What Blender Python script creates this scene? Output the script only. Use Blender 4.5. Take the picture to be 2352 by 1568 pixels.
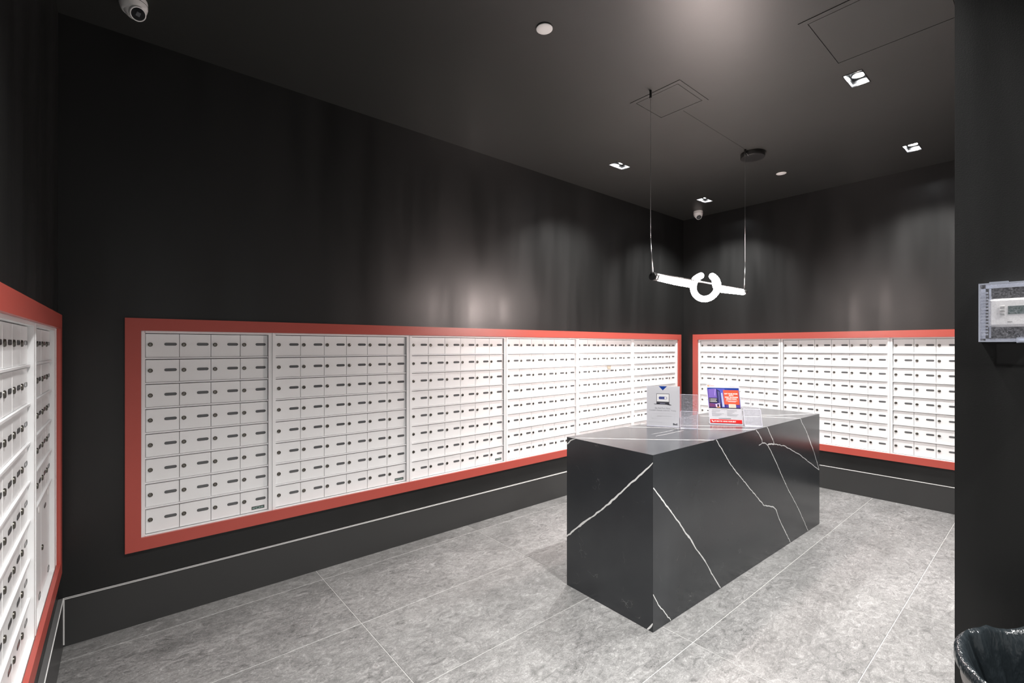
import bpy, bmesh, math, random
from mathutils import Vector, Matrix, noise

for o in list(bpy.data.objects): bpy.data.objects.remove(o)
sc = bpy.context.scene
COL = sc.collection
PI = math.pi
random.seed(7)

# ------------------------------------------------------------------ camera
F_PX, YAW, HOR = 1065.5, 0.70144, 794.9
cam_d = bpy.data.cameras.new('camera'); cam = bpy.data.objects.new('camera', cam_d); COL.objects.link(cam)
cam_d.sensor_width = 36.0; cam_d.lens = F_PX / 2352 * 36.0
cam_d.shift_y = (HOR - 784.0) / 2352.0
cam_d.clip_start = 0.05
cam.location = (0, 0, 1.47); cam.rotation_euler = (PI / 2, 0, -YAW)
sc.camera = cam

# ------------------------------------------------------------------ world, exposure
W = bpy.data.worlds.new('world'); sc.world = W; W.use_nodes = True
bg = W.node_tree.nodes['Background']; bg.inputs[0].default_value = (1.0, 0.98, 0.96, 1); bg.inputs[1].default_value = .40
vs = sc.view_settings
vs.view_transform = 'Standard'; vs.look = 'None'; vs.gamma = 1; vs.exposure = 0.12; vs.use_curve_mapping = False
SPOT_W = 200.0
PENDANT_E = 140.0
DISC_E = 60.0
CEIL = 3.102

# ------------------------------------------------------------------ materials
def srgb(r, g, b):
    f = lambda c: (c / 255 / 12.92) if c / 255 <= .04045 else ((c / 255 + .055) / 1.055) ** 2.4
    return (f(r), f(g), f(b), 1)
def mat(name, col, rough=.5, metal=0., spec=.5, emit=None, es=0., bump=None, coat=0.):
    m = bpy.data.materials.new(name); m.use_nodes = True; nt = m.node_tree; p = nt.nodes['Principled BSDF']
    p.inputs['Base Color'].default_value = col if len(col) == 4 else (*col, 1)
    p.inputs['Roughness'].default_value = rough; p.inputs['Metallic'].default_value = metal
    p.inputs['Specular IOR Level'].default_value = spec; p.inputs['Coat Weight'].default_value = coat
    if emit: p.inputs['Emission Color'].default_value = (*emit[:3], 1); p.inputs['Emission Strength'].default_value = es
    if bump:
        sx, sy, sz, st, di = bump
        tc = nt.nodes.new('ShaderNodeNewGeometry'); mp = nt.nodes.new('ShaderNodeMapping'); mp.inputs['Scale'].default_value = (sx, sy, sz)
        nz = nt.nodes.new('ShaderNodeTexNoise'); nz.inputs['Scale'].default_value = 1; nz.inputs['Detail'].default_value = 4
        bp = nt.nodes.new('ShaderNodeBump'); bp.inputs['Strength'].default_value = st; bp.inputs['Distance'].default_value = di
        nt.links.new(tc.outputs['Position'], mp.inputs[0]); nt.links.new(mp.outputs[0], nz.inputs['Vector'])
        nt.links.new(nz.outputs['Fac'], bp.inputs['Height']); nt.links.new(bp.outputs[0], p.inputs['Normal'])
    return m

def paint(name, col, rough, scale, rvar=.08):
    """dark satin paint with roller marks: fine relief and slightly uneven sheen"""
    m = mat(name, col, rough); nt = m.node_tree; p = nt.nodes['Principled BSDF']
    g = nt.nodes.new('ShaderNodeNewGeometry'); mp = nt.nodes.new('ShaderNodeMapping'); mp.inputs['Scale'].default_value = scale
    nz = nt.nodes.new('ShaderNodeTexNoise'); nz.inputs['Scale'].default_value = 1; nz.inputs['Detail'].default_value = 3
    nt.links.new(g.outputs['Position'], mp.inputs[0]); nt.links.new(mp.outputs[0], nz.inputs['Vector'])
    mr = nt.nodes.new('ShaderNodeMapRange'); mr.inputs[1].default_value = .3; mr.inputs[2].default_value = .7
    mr.inputs[3].default_value = rough - rvar; mr.inputs[4].default_value = rough + rvar
    nt.links.new(nz.outputs['Fac'], mr.inputs[0]); nt.links.new(mr.outputs[0], p.inputs['Roughness'])
    bp = nt.nodes.new('ShaderNodeBump'); bp.inputs['Strength'].default_value = .22; bp.inputs['Distance'].default_value = .004
    nt.links.new(nz.outputs['Fac'], bp.inputs['Height'])
    n2 = nt.nodes.new('ShaderNodeTexNoise'); n2.inputs['Scale'].default_value = 260; n2.inputs['Detail'].default_value = 2
    nt.links.new(g.outputs['Position'], n2.inputs['Vector'])
    b2 = nt.nodes.new('ShaderNodeBump'); b2.inputs['Strength'].default_value = .25; b2.inputs['Distance'].default_value = .0006
    nt.links.new(n2.outputs['Fac'], b2.inputs['Height']); nt.links.new(bp.outputs[0], b2.inputs['Normal'])
    nt.links.new(b2.outputs[0], p.inputs['Normal'])
    return m

M = {}
M['wall'] = paint('dark wall paint', (.0088, .0091, .0090, 1), .41, (5.5, 5.5, .6))
M['ceil'] = paint('dark ceiling paint', (.032, .0328, .031, 1), .40, (1.2, .5, 1), .03)
M['base'] = mat('black baseboard', (.034, .0345, .0345, 1), .33, bump=(6, 6, 6, .15, .002))
M['cap'] = mat('pale bead', (.80, .80, .79, 1), .35); M['ledge'] = mat('dark baseboard ledge', (.14, .14, .14, 1), .3)
M['red'] = mat('red painted steel frame', srgb(176, 78, 68), .36, bump=(300, 300, 300, .08, .0005))
M['white'] = mat('white powder coat', (.85, .86, .865, 1), .30, bump=(180, 180, 180, .05, .0004))
M['rail'] = mat('white rail', (.84, .85, .86, 1), .28)
M['dark'] = mat('dark cavity', (.015, .015, .015, 1), .8)
M['plate'] = mat('smoked name plate', srgb(96, 98, 100), .16)
M['plate_rim'] = mat('name plate rim', (.03, .03, .03, 1), .3)
M['lock'] = mat('dark bronze lock', (.12, .115, .10, 1), .3, metal=.8)
M['plug'] = mat('lock plug', (.26, .245, .22, 1), .25, metal=1)
M['black'] = mat('black metal', (.012, .012, .012, 1), .35)
M['blackm'] = mat('black matt', (.01, .01, .01, 1), .7)
M['steel'] = mat('brushed steel', (.55, .55, .55, 1), .3, metal=1)
M['alu'] = mat('bright reflector', (.9, .92, .95, 1), .3, metal=.3)
M['lamp'] = mat('lamp lens', (1, 1, 1, 1), .4, emit=(.95, .97, 1), es=DISC_E)
M['tube'] = mat('glowing tube', (1, 1, 1, 1), .4, emit=(1, .84, .79), es=PENDANT_E)
M['wplast'] = mat('white plastic', (.86, .85, .84, 1), .35)
M['bplast'] = mat('gloss black plastic', (.008, .008, .01, 1), .08)
M['paper'] = mat('white paper', srgb(240, 240, 242), .45)
M['grout'] = mat('pale grout', srgb(172, 172, 170), .8)
M['vein'] = mat('white vein', srgb(235, 236, 235), .22)
M['bag'] = mat('black bin liner', (.010, .013, .015, 1), .20, bump=(22, 22, 6, .8, .02))
M['binm'] = mat('bin metal', (.22, .21, .205, 1), .38, metal=.6)

def acrylic(name, tint=(.995, .995, 1), rough=.03, haze=0., amt=1.):
    m = bpy.data.materials.new(name); m.use_nodes = True; nt = m.node_tree
    for n in list(nt.nodes):
        if n.type != 'OUTPUT_MATERIAL': nt.nodes.remove(n)
    out = nt.nodes['Material Output']
    tr = nt.nodes.new('ShaderNodeBsdfTransparent'); tr.inputs[0].default_value = (*tint, 1)
    gl = nt.nodes.new('ShaderNodeBsdfGlossy'); gl.inputs['Roughness'].default_value = rough
    lw = nt.nodes.new('ShaderNodeLayerWeight'); pw = nt.nodes.new('ShaderNodeMath'); pw.operation = 'POWER'; pw.inputs[1].default_value = 4.5
    fr = nt.nodes.new('ShaderNodeMath'); fr.operation = 'MULTIPLY_ADD'; fr.inputs[1].default_value = .9; fr.inputs[2].default_value = .035
    nt.links.new(lw.outputs['Facing'], pw.inputs[0]); nt.links.new(pw.outputs[0], fr.inputs[0])
    mx = nt.nodes.new('ShaderNodeMixShader')
    mu = nt.nodes.new('ShaderNodeMath'); mu.operation = 'MULTIPLY'; mu.inputs[1].default_value = amt
    nt.links.new(fr.outputs[0], mu.inputs[0]); nt.links.new(mu.outputs[0], mx.inputs[0])
    nt.links.new(tr.outputs[0], mx.inputs[1]); nt.links.new(gl.outputs[0], mx.inputs[2])
    last = mx
    if haze > 0:
        df = nt.nodes.new('ShaderNodeBsdfDiffuse'); df.inputs[0].default_value = (.85, .86, .95, 1)
        tcn = nt.nodes.new('ShaderNodeNewGeometry'); nz = nt.nodes.new('ShaderNodeTexNoise')
        nz.inputs['Scale'].default_value = 170; nz.inputs['Detail'].default_value = 6; nz.inputs['Distortion'].default_value = 1.5
        nt.links.new(tcn.outputs['Position'], nz.inputs['Vector'])
        mr = nt.nodes.new('ShaderNodeMapRange'); mr.inputs[1].default_value = .42; mr.inputs[2].default_value = .72
        mr.inputs[3].default_value = haze * .3; mr.inputs[4].default_value = min(1, haze * 2.2)
        nt.links.new(nz.outputs['Fac'], mr.inputs[0])
        m2 = nt.nodes.new('ShaderNodeMixShader'); nt.links.new(mr.outputs[0], m2.inputs[0])
        nt.links.new(mx.outputs[0], m2.inputs[1]); nt.links.new(df.outputs[0], m2.inputs[2]); last = m2
    nt.links.new(last.outputs[0], out.inputs[0])
    return m
M['acrylic'] = acrylic('clear acrylic')
M['acr_edge'] = mat('acrylic edge', (.80, .80, .92, 1), .15)
M['scuffed'] = acrylic('scuffed clear plastic', haze=.12)
M['guard'] = acrylic('scratched clear plastic', haze=.09)
M['guard_edge'] = mat('frosted plastic', (.40, .43, .51, 1), .3)

def stone():
    m = mat('grey stone tile', (.4, .4, .4, 1), .42); nt = m.node_tree; p = nt.nodes['Principled BSDF']; L = nt.links
    g = nt.nodes.new('ShaderNodeNewGeometry'); oi = nt.nodes.new('ShaderNodeObjectInfo')
    mul = nt.nodes.new('ShaderNodeVectorMath'); mul.operation = 'SCALE'; mul.inputs[3].default_value = 37.0
    cmb = nt.nodes.new('ShaderNodeCombineXYZ')
    for i in range(3): L.new(oi.outputs['Random'], cmb.inputs[i])
    L.new(cmb.outputs[0], mul.inputs[0])
    add = nt.nodes.new('ShaderNodeVectorMath'); add.operation = 'ADD'; L.new(g.outputs['Position'], add.inputs[0]); L.new(mul.outputs[0], add.inputs[1])
    mp = nt.nodes.new('ShaderNodeMapping'); mp.inputs['Rotation'].default_value = (0, 0, .6); mp.inputs['Scale'].default_value = (1, 1.7, 1)
    L.new(add.outputs[0], mp.inputs[0])
    def nz(sc_, det, dist, ro=.6):
        n = nt.nodes.new('ShaderNodeTexNoise'); n.inputs['Scale'].default_value = sc_; n.inputs['Detail'].default_value = det
        n.inputs['Distortion'].default_value = dist; n.inputs['Roughness'].default_value = ro; L.new(mp.outputs[0], n.inputs['Vector']); return n
    big = nz(2.2, 5, .8); mid = nz(11, 7, 2.2, .65); fine = nz(42, 6, 3.0, .7)
    def ramp(src, pts):
        r = nt.nodes.new('ShaderNodeValToRGB'); e = r.color_ramp.elements
        e[0].position, e[0].color = pts[0][0], (*[pts[0][1]] * 3, 1); e[1].position, e[1].color = pts[-1][0], (*[pts[-1][1]] * 3, 1)
        for a, b in pts[1:-1]: q = e.new(a); q.color = (b, b, b, 1)
        L.new(src.outputs['Fac'], r.inputs[0]); return r
    r1 = ramp(big, [(.30, .145), (.70, .225)])
    r2 = ramp(mid, [(.28, .45), (.43, .86), (.58, 1.12), (.74, 1.7)])
    r3 = ramp(fine, [(.28, .22), (.41, .80), (.57, 1.06), (.70, 1.95)])
    a = nt.nodes.new('ShaderNodeVectorMath'); a.operation = 'MULTIPLY'; L.new(r1.outputs[0], a.inputs[0]); L.new(r2.outputs[0], a.inputs[1])
    b = nt.nodes.new('ShaderNodeVectorMath'); b.operation = 'MULTIPLY'; L.new(a.outputs[0], b.inputs[0]); L.new(r3.outputs[0], b.inputs[1])
    c = nt.nodes.new('ShaderNodeVectorMath'); c.operation = 'MULTIPLY'; L.new(b.outputs[0], c.inputs[0]); c.inputs[1].default_value = (1.0, 1.0, .985)
    L.new(c.outputs[0], p.inputs['Base Color'])
    bp = nt.nodes.new('ShaderNodeBump'); bp.inputs['Strength'].default_value = .25; bp.inputs['Distance'].default_value = .002
    L.new(fine.outputs['Fac'], bp.inputs['Height']); L.new(bp.outputs[0], p.inputs['Normal'])
    return m
M['tile'] = stone()

def marble():
    m = mat('black marble', (.03, .033, .036, 1), .2); nt = m.node_tree; p = nt.nodes['Principled BSDF']; L = nt.links
    g = nt.nodes.new('ShaderNodeTexCoord')
    n = nt.nodes.new('ShaderNodeTexNoise'); n.inputs['Scale'].default_value = 2.5; n.inputs['Detail'].default_value = 5; L.new(g.outputs['Object'], n.inputs['Vector'])
    r = nt.nodes.new('ShaderNodeValToRGB'); e = r.color_ramp.elements
    e[0].position = .3; e[0].color = (.030, .032, .036, 1); e[1].position = .7; e[1].color = (.042, .046, .050, 1); L.new(n.outputs['Fac'], r.inputs[0])
    v = nt.nodes.new('ShaderNodeTexVoronoi'); v.feature = 'DISTANCE_TO_EDGE'; v.inputs['Scale'].default_value = 5.0
    wn = nt.nodes.new('ShaderNodeTexNoise'); wn.inputs['Scale'].default_value = 7; wn.inputs['Detail'].default_value = 6; L.new(g.outputs['Object'], wn.inputs['Vector'])
    mx = nt.nodes.new('ShaderNodeMix'); mx.data_type = 'VECTOR'; mx.inputs[0].default_value = .32
    L.new(g.outputs['Object'], mx.inputs[4]); L.new(wn.outputs['Color'], mx.inputs[5]); L.new(mx.outputs[1], v.inputs['Vector'])
    lt = nt.nodes.new('ShaderNodeMapRange'); lt.inputs[1].default_value = 0; lt.inputs[2].default_value = .008; lt.inputs[3].default_value = 1; lt.inputs[4].default_value = 0
    L.new(v.outputs['Distance'], lt.inputs[0])
    gate = nt.nodes.new('ShaderNodeTexNoise'); gate.inputs['Scale'].default_value = 9; gate.inputs['Detail'].default_value = 3; L.new(g.outputs['Object'], gate.inputs['Vector'])
    g2 = nt.nodes.new('ShaderNodeMapRange'); g2.inputs[1].default_value = .58; g2.inputs[2].default_value = .72; g2.inputs[3].default_value = 0; g2.inputs[4].default_value = .30
    L.new(gate.outputs['Fac'], g2.inputs[0])
    mm = nt.nodes.new('ShaderNodeMath'); mm.operation = 'MULTIPLY'; L.new(lt.outputs[0], mm.inputs[0]); L.new(g2.outputs[0], mm.inputs[1])
    mc = nt.nodes.new('ShaderNodeMix'); mc.data_type = 'RGBA'; L.new(mm.outputs[0], mc.inputs[0]); L.new(r.outputs[0], mc.inputs[6]); mc.inputs[7].default_value = (.5, .5, .5, 1)
    L.new(mc.outputs[2], p.inputs['Base Color'])
    return m
M['marble'] = marble()
def flat(name, r, g, b, rough=.4):
    k = 'ink_' + name
    if k not in M: M[k] = mat(name + ' ink', srgb(r, g, b), rough)
    return M[k]

# ------------------------------------------------------------------ mesh helpers
class MB:
    def __init__(s): s.v = []; s.f = []; s.mi = []; s.mats = []; s.sm = []
    def m(s, mt):
        if mt not in s.mats: s.mats.append(mt)
        return s.mats.index(mt)
    def add(s, vs_, fs, mt, smooth=False):
        n = len(s.v); k = s.m(mt); s.v += [tuple(v) for v in vs_]
        for f in fs: s.f.append([i + n for i in f]); s.mi.append(k); s.sm.append(smooth)
        return s
    def box(s, x0, x1, y0, y1, z0, z1, mt, skip=''):
        vs_ = [(x, y, z) for z in (z0, z1) for y in (y0, y1) for x in (x0, x1)]
        fs = {'b': (0, 2, 3, 1), 't': (4, 5, 7, 6), 'f': (0, 1, 5, 4), 'k': (2, 6, 7, 3), 'l': (0, 4, 6, 2), 'r': (1, 3, 7, 5)}
        return s.add(vs_, [f for k, f in fs.items() if k not in skip], mt)
    def cbox(s, x0, x1, y0, y1, z0, z1, c, mt):
        """box whose front (y0) face has a chamfer c"""
        vs_ = [(x0, y1, z0), (x1, y1, z0), (x1, y1, z1), (x0, y1, z1), (x0, y0 + c, z0), (x1, y0 + c, z0), (x1, y0 + c, z1), (x0, y0 + c, z1),
               (x0 + c, y0, z0 + c), (x1 - c, y0, z0 + c), (x1 - c, y0, z1 - c), (x0 + c, y0, z1 - c)]
        return s.add(vs_, [(0, 3, 2, 1), (0, 1, 5, 4), (1, 2, 6, 5), (2, 3, 7, 6), (3, 0, 4, 7), (4, 5, 9, 8), (5, 6, 10, 9), (6, 7, 11, 10), (7, 4, 8, 11), (8, 9, 10, 11)], mt)
    def lathe(s, prof, n, mt, axis='z', cx=0, cy=0, cz=0, cap0=True, cap1=True, smooth=True):
        """prof: list of (r, h)"""
        vs_ = []
        for r, h in prof:
            for i in range(n):
                a = 2 * PI * i / n; x, y = r * math.cos(a), r * math.sin(a)
                vs_.append({'z': (cx + x, cy + y, cz + h), 'y': (cx + x, cy - h, cz + y), 'x': (cx + h, cy + x, cz + y)}[axis])
        fs = []
        for k in range(len(prof) - 1):
            for i in range(n):
                j = (i + 1) % n; fs.append((k * n + i, k * n + j, (k + 1) * n + j, (k + 1) * n + i))
        s.add(vs_, fs, mt, smooth)
        caps = []
        if cap0: caps.append(list(range(n))[::-1])
        if cap1: caps.append([(len(prof) - 1) * n + i for i in range(n)])
        base = len(s.v) - len(vs_); k = s.m(mt)
        for c in caps: s.f.append([i + base for i in c]); s.mi.append(k); s.sm.append(False)
        return s
    def tube(s, pts, r, n, mt, caps=True):
        pts = [Vector(p) for p in pts]; rs = r if isinstance(r, (list, tuple)) else [r] * len(pts)
        t0 = (pts[1] - pts[0]).normalized(); u = t0.orthogonal().normalized(); vs_ = []
        for i, p in enumerate(pts):
            t = (pts[min(i + 1, len(pts) - 1)] - pts[max(i - 1, 0)]).normalized()
            u = (u - t * u.dot(t)).normalized(); w = t.cross(u)
            for k in range(n):
                a = 2 * PI * k / n; vs_.append(p + (u * math.cos(a) + w * math.sin(a)) * rs[i])
        fs = [(i * n + k, i * n + (k + 1) % n, (i + 1) * n + (k + 1) % n, (i + 1) * n + k) for i in range(len(pts) - 1) for k in range(n)]
        b = len(s.v); s.add(vs_, fs, mt, True)
        if caps:
            k = s.m(mt)
            for c in (list(range(n))[::-1], [(len(pts) - 1) * n + i for i in range(n)]): s.f.append([b + i for i in c]); s.mi.append(k); s.sm.append(False)
        return s
    def mesh(s, name):
        me = bpy.data.meshes.new(name); me.from_pydata(s.v, [], s.f)
        for mt in s.mats: me.materials.append(mt)
        me.polygons.foreach_set('material_index', s.mi); me.polygons.foreach_set('use_smooth', s.sm); me.update()
        bm = bmesh.new(); bm.from_mesh(me); bmesh.ops.recalc_face_normals(bm, faces=bm.faces); bm.to_mesh(me); bm.free()
        return me
    def obj(s, name, parent=None, loc=None, rot=None):
        return link(name, s.mesh(name), parent, loc, rot)
def link(name, me, parent=None, loc=None, rot=None):
    o = bpy.data.objects.new(name, me); COL.objects.link(o)
    if parent: o.parent = parent
    if loc is not None: o.location = loc
    if rot is not None: o.rotation_euler = rot
    return o
def thing(name, label, cat, loc=(0, 0, 0), rz=0, group=None):
    o = bpy.data.objects.new(name, None); COL.objects.link(o); o.empty_display_size = .1
    o.location = loc; o.rotation_euler = (0, 0, rz); o['label'] = label; o['category'] = cat
    if group: o['group'] = group
    return o
def tag(o, label, cat, group=None):
    o['label'] = label; o['category'] = cat
    if group: o['group'] = group
    return o
def struct(o): o['kind'] = 'structure'; return o
def copy_tree(o, parent=None):
    c = o.copy(); COL.objects.link(c); c.parent = parent
    for ch in list(o.children): copy_tree(ch, c)
    return c
def holed(mb, A, B, holes, fn, mt, skip_reveal=True):
    """rectangle A..B in 2D split on a grid, leaving holes (a0,a1,b0,b1); fn maps (a,b)->xyz"""
    xs = sorted({A[0], B[0], *[h[0] for h in holes], *[h[1] for h in holes]}); ys = sorted({A[1], B[1], *[h[2] for h in holes], *[h[3] for h in holes]})
    for i in range(len(xs) - 1):
        for j in range(len(ys) - 1):
            cx, cy = (xs[i] + xs[i + 1]) / 2, (ys[j] + ys[j + 1]) / 2
            if any(h[0] < cx < h[1] and h[2] < cy < h[3] for h in holes): continue
            mb.add([fn(xs[i], ys[j]), fn(xs[i + 1], ys[j]), fn(xs[i + 1], ys[j + 1]), fn(xs[i], ys[j + 1])], [(0, 1, 2, 3)], mt)

# ------------------------------------------------------------------ the room
XL, XR, YB, YF = -.232, 5.591, 3.167, -1.9
PX0, PX1, PY = 2.0, 2.24, .2156          # near partition on the right
TILE_Z = -.012
fl = struct(MB().box(XL - .3, XR + .3, YF, YB + .3, -.06, -.0015, M['grout']).obj('floor'))
gx = [-.215 + 1.195 * i for i in range(0, 6)]; gy = [3.003 - .6075 * i for i in range(0, 9)]
gxs = [XL - .3] + gx + [XR + .3]; gys = [YB + .3] + gy + [YF]
cache = {}
for i in range(len(gxs) - 1):
    for j in range(len(gys) - 1):
        w = gxs[i + 1] - gxs[i] - .003; h = gys[j] - gys[j + 1] - .003
        k = (round(w, 3), round(h, 3))
        if w < .02 or h < .02: continue
        if k not in cache:
            mb = MB(); c = .0012
            mb.add([(0, 0, -.01), (w, 0, -.01), (w, h, -.01), (0, h, -.01), (0, 0, -c), (w, 0, -c), (w, h, -c), (0, h, -c), (c, c, 0), (w - c, c, 0), (w - c, h - c, 0), (c, h - c, 0)],
                   [(0, 1, 5, 4), (1, 2, 6, 5), (2, 3, 7, 6), (3, 0, 4, 7), (4, 5, 9, 8), (5, 6, 10, 9), (6, 7, 11, 10), (7, 4, 8, 11), (8, 9, 10, 11)], M['tile'])
            cache[k] = mb.mesh('tile')
        link('tile', cache[k], fl, (gxs[i] + .0015, gys[j + 1] + .0015, .0))

DL = [(3.435, .806), (3.452, 2.577), (4.975, .79), (4.992, 2.572), (1.90, .806), (.36, .806), (.36, -.96), (1.72, -.96)]  # last two are added and unseen: fill from behind for posters and walls
DW, DH = .095, .047
holes = [(x - DW, x + DW, y - DH, y + DH) for x, y in DL]
mb = MB(); holed(mb, (XL - .3, YF), (XR + .3, YB + .3), holes, lambda a, b: (a, b, CEIL), M['ceil'])
mb.box(XL - .3, XR + .3, YF, YB + .3, CEIL + .16, CEIL + .2, M['ceil'])
ce = struct(mb.obj('ceiling'))
MB().box(2.60, 3.94, 1.689, 1.6915, CEIL - .0012, CEIL + .001, M['blackm']).obj('seam', ce)

FZ0, FZ1, FW = .386, 1.619, .066     # red frame: outer z range and face width
def wall(name, A, B, hole, fn, back):
    mb = MB(); holed(mb, A, B, [hole] if hole else [], lambda a, b: fn(a, b, 0), M['wall'])
    holed(mb, A, B, [], lambda a, b: fn(a, b, back), M['wall'])
    if hole:
        a0, a1, b0, b1 = hole
        for p, q in (((a0, b0), (a1, b0)), ((a1, b0), (a1, b1)), ((a1, b1), (a0, b1)), ((a0, b1), (a0, b0))):
            mb.add([fn(*p, 0), fn(*q, 0), fn(*q, back), fn(*p, back)], [(0, 1, 2, 3)], M['wall'])
    return struct(mb.obj(name))
LW0, LW1 = .019, 5.505       # long wall frame outer x
RW0, RW1 = .036, 3.029       # right wall frame outer y
LL0, LL1 = 1.30, 3.086       # left wall frame outer y
g = .04
wall('wall_back', (XL - .3, 0), (XR + .3, CEIL), (LW0 + g, LW1 - g, FZ0 + g, FZ1 - g), lambda a, b, d: (a, YB + d, b), .16)
wall('wall_right', (-.6, 0), (YB, CEIL), (RW0 + g, RW1 - g, FZ0 + g, FZ1 - g), lambda a, b, d: (XR + d, a, b), .16)
wall('wall_left', (YF, 0), (YB, CEIL), (LL0 + g, LL1 - g, FZ0 + g, FZ1 - g), lambda a, b, d: (XL - d, a, b), .16)
mb = MB(); mb.box(PX0, PX1, YF, PY, 0, CEIL, M['wall']); mb.box(PX1, XR, -.5, -.3, 0, CEIL, M['wall'])
struct(mb.obj('wall_front'))

BH, BT = .229, .020
def baseboard(name, box, cap, extra=None):
    b = struct(MB().box(*box, 0, BH, M['base']).obj(name))
    x0, x1, y0, y1 = cap; MB().box(*cap, BH, BH + .0012, M['ledge']).obj('cap', b)
    f, k = .0055, .0035; z0, z1 = BH, BH + .0024; mb = MB()  # pale front strip paints in the ledge's bright reflection; rear strip is caulk
    if name == 'baseboard_back': mb.box(x0, x1, y0, y0 + f, z0, z1, M['cap']); mb.box(x0, x1, y1 - k, y1, z0, z1, M['cap'])
    elif name == 'baseboard_right': mb.box(x0, x0 + f, y0, y1, z0, z1, M['cap']); mb.box(x1 - k, x1, y0, y1, z0, z1, M['cap'])
    else: mb.box(x1 - .0035, x1, y0, y1, z0, z1, M['cap'])
    mb.obj('glint_and_caulk', b)
    return b
b1 = baseboard('baseboard_back', (XL + BT, XR - BT, YB - BT, YB), (XL + BT, XR - BT, YB - BT - .001, YB))
b2 = baseboard('baseboard_right', (XR - BT, XR, -.3, YB), (XR - BT - .001, XR, -.3, YB))
b3 = baseboard('baseboard_left', (XL, XL + BT, YF, YB), (XL, XL + BT + .001, YF, YB))
MB().box(XL + BT, XL + BT + .004, YB - BT - .0025, YB - BT, .01, BH, M['cap']).obj('corner_bead', b1)

# ------------------------------------------------------------------ mailboxes
def shared(name, build):
    k = 'mesh_' + name
    if k not in cache: cache[k] = build()
    return cache[k]
def lock_mesh():
    mb = MB()
    mb.lathe([(.0112, .0), (.0112, .0022), (.0098, .0044), (.0078, .0044), (.0072, .0028)], 20, M['lock'], 'y', cap0=False, cap1=False)
    mb.lathe([(.0072, .0028), (.0052, .0038)], 14, M['plug'], 'y', cap0=False)
    mb.box(-.0008, .0008, -.0042, -.0035, -.0036, .0036, M['blackm'])
    return mb.mesh('lock')
def stadium(w, h, n=8):
    r = h / 2; pts = []
    for i in range(n + 1): a = -PI / 2 + PI * i / n; pts.append((w / 2 - r + r * math.cos(a), r * math.sin(a)))
    for i in range(n + 1): a = PI / 2 + PI * i / n; pts.append((-w / 2 + r + r * math.cos(a), r * math.sin(a)))
    return pts
def plate_mesh(w=.056, h=.0155):
    mb = MB(); A = stadium(w, h); B = stadium(w - .003, h - .003); C = stadium(w - .0042, h - .0042); n = len(A)
    mb.add([(x, 0, z) for x, z in A] + [(x, -.0012, z) for x, z in A] + [(x, -.0012, z) for x, z in B] + [(x, -.0004, z) for x, z in C],
           [(k * n + i, k * n + (i + 1) % n, (k + 1) * n + (i + 1) % n, (k + 1) * n + i) for k in range(3) for i in range(n)], M['plate_rim'])
    mb.add([(x, -.0004, z) for x, z in C], [tuple(range(n))], M['plate'])
    return mb.mesh('name_plate')
def door_mesh(w, h):
    return MB().cbox(0, w, 0, .016, 0, h, .0014, M['white']).mesh('mailbox_door')
ZT, RP, NR = 1.535, .1343, 8
D_Y, R_Y, F_Y = .032, .0245, .016     # depth of doors, rails, white frame behind the red frame's front

def add_door(u, x, z, w, h, lk=True, dy=0., lockpos=None, platepos=None):
    d = link('mailbox_door', shared('door%.4f_%.4f' % (w, h), lambda: door_mesh(w, h)), u, (x, D_Y + dy, z))
    if lk:
        lp = lockpos or (.0197, h - .0580); pp = platepos or (.1085 * w / .147, h - .0558)
        link('lock', shared('lock', lock_mesh), d, (lp[0], 0, lp[1]), (0, random.uniform(-.25, .25), 0))
        link('name_plate', shared('plate', plate_mesh), d, (pp[0], 0, pp[1]))
    return d

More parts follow.
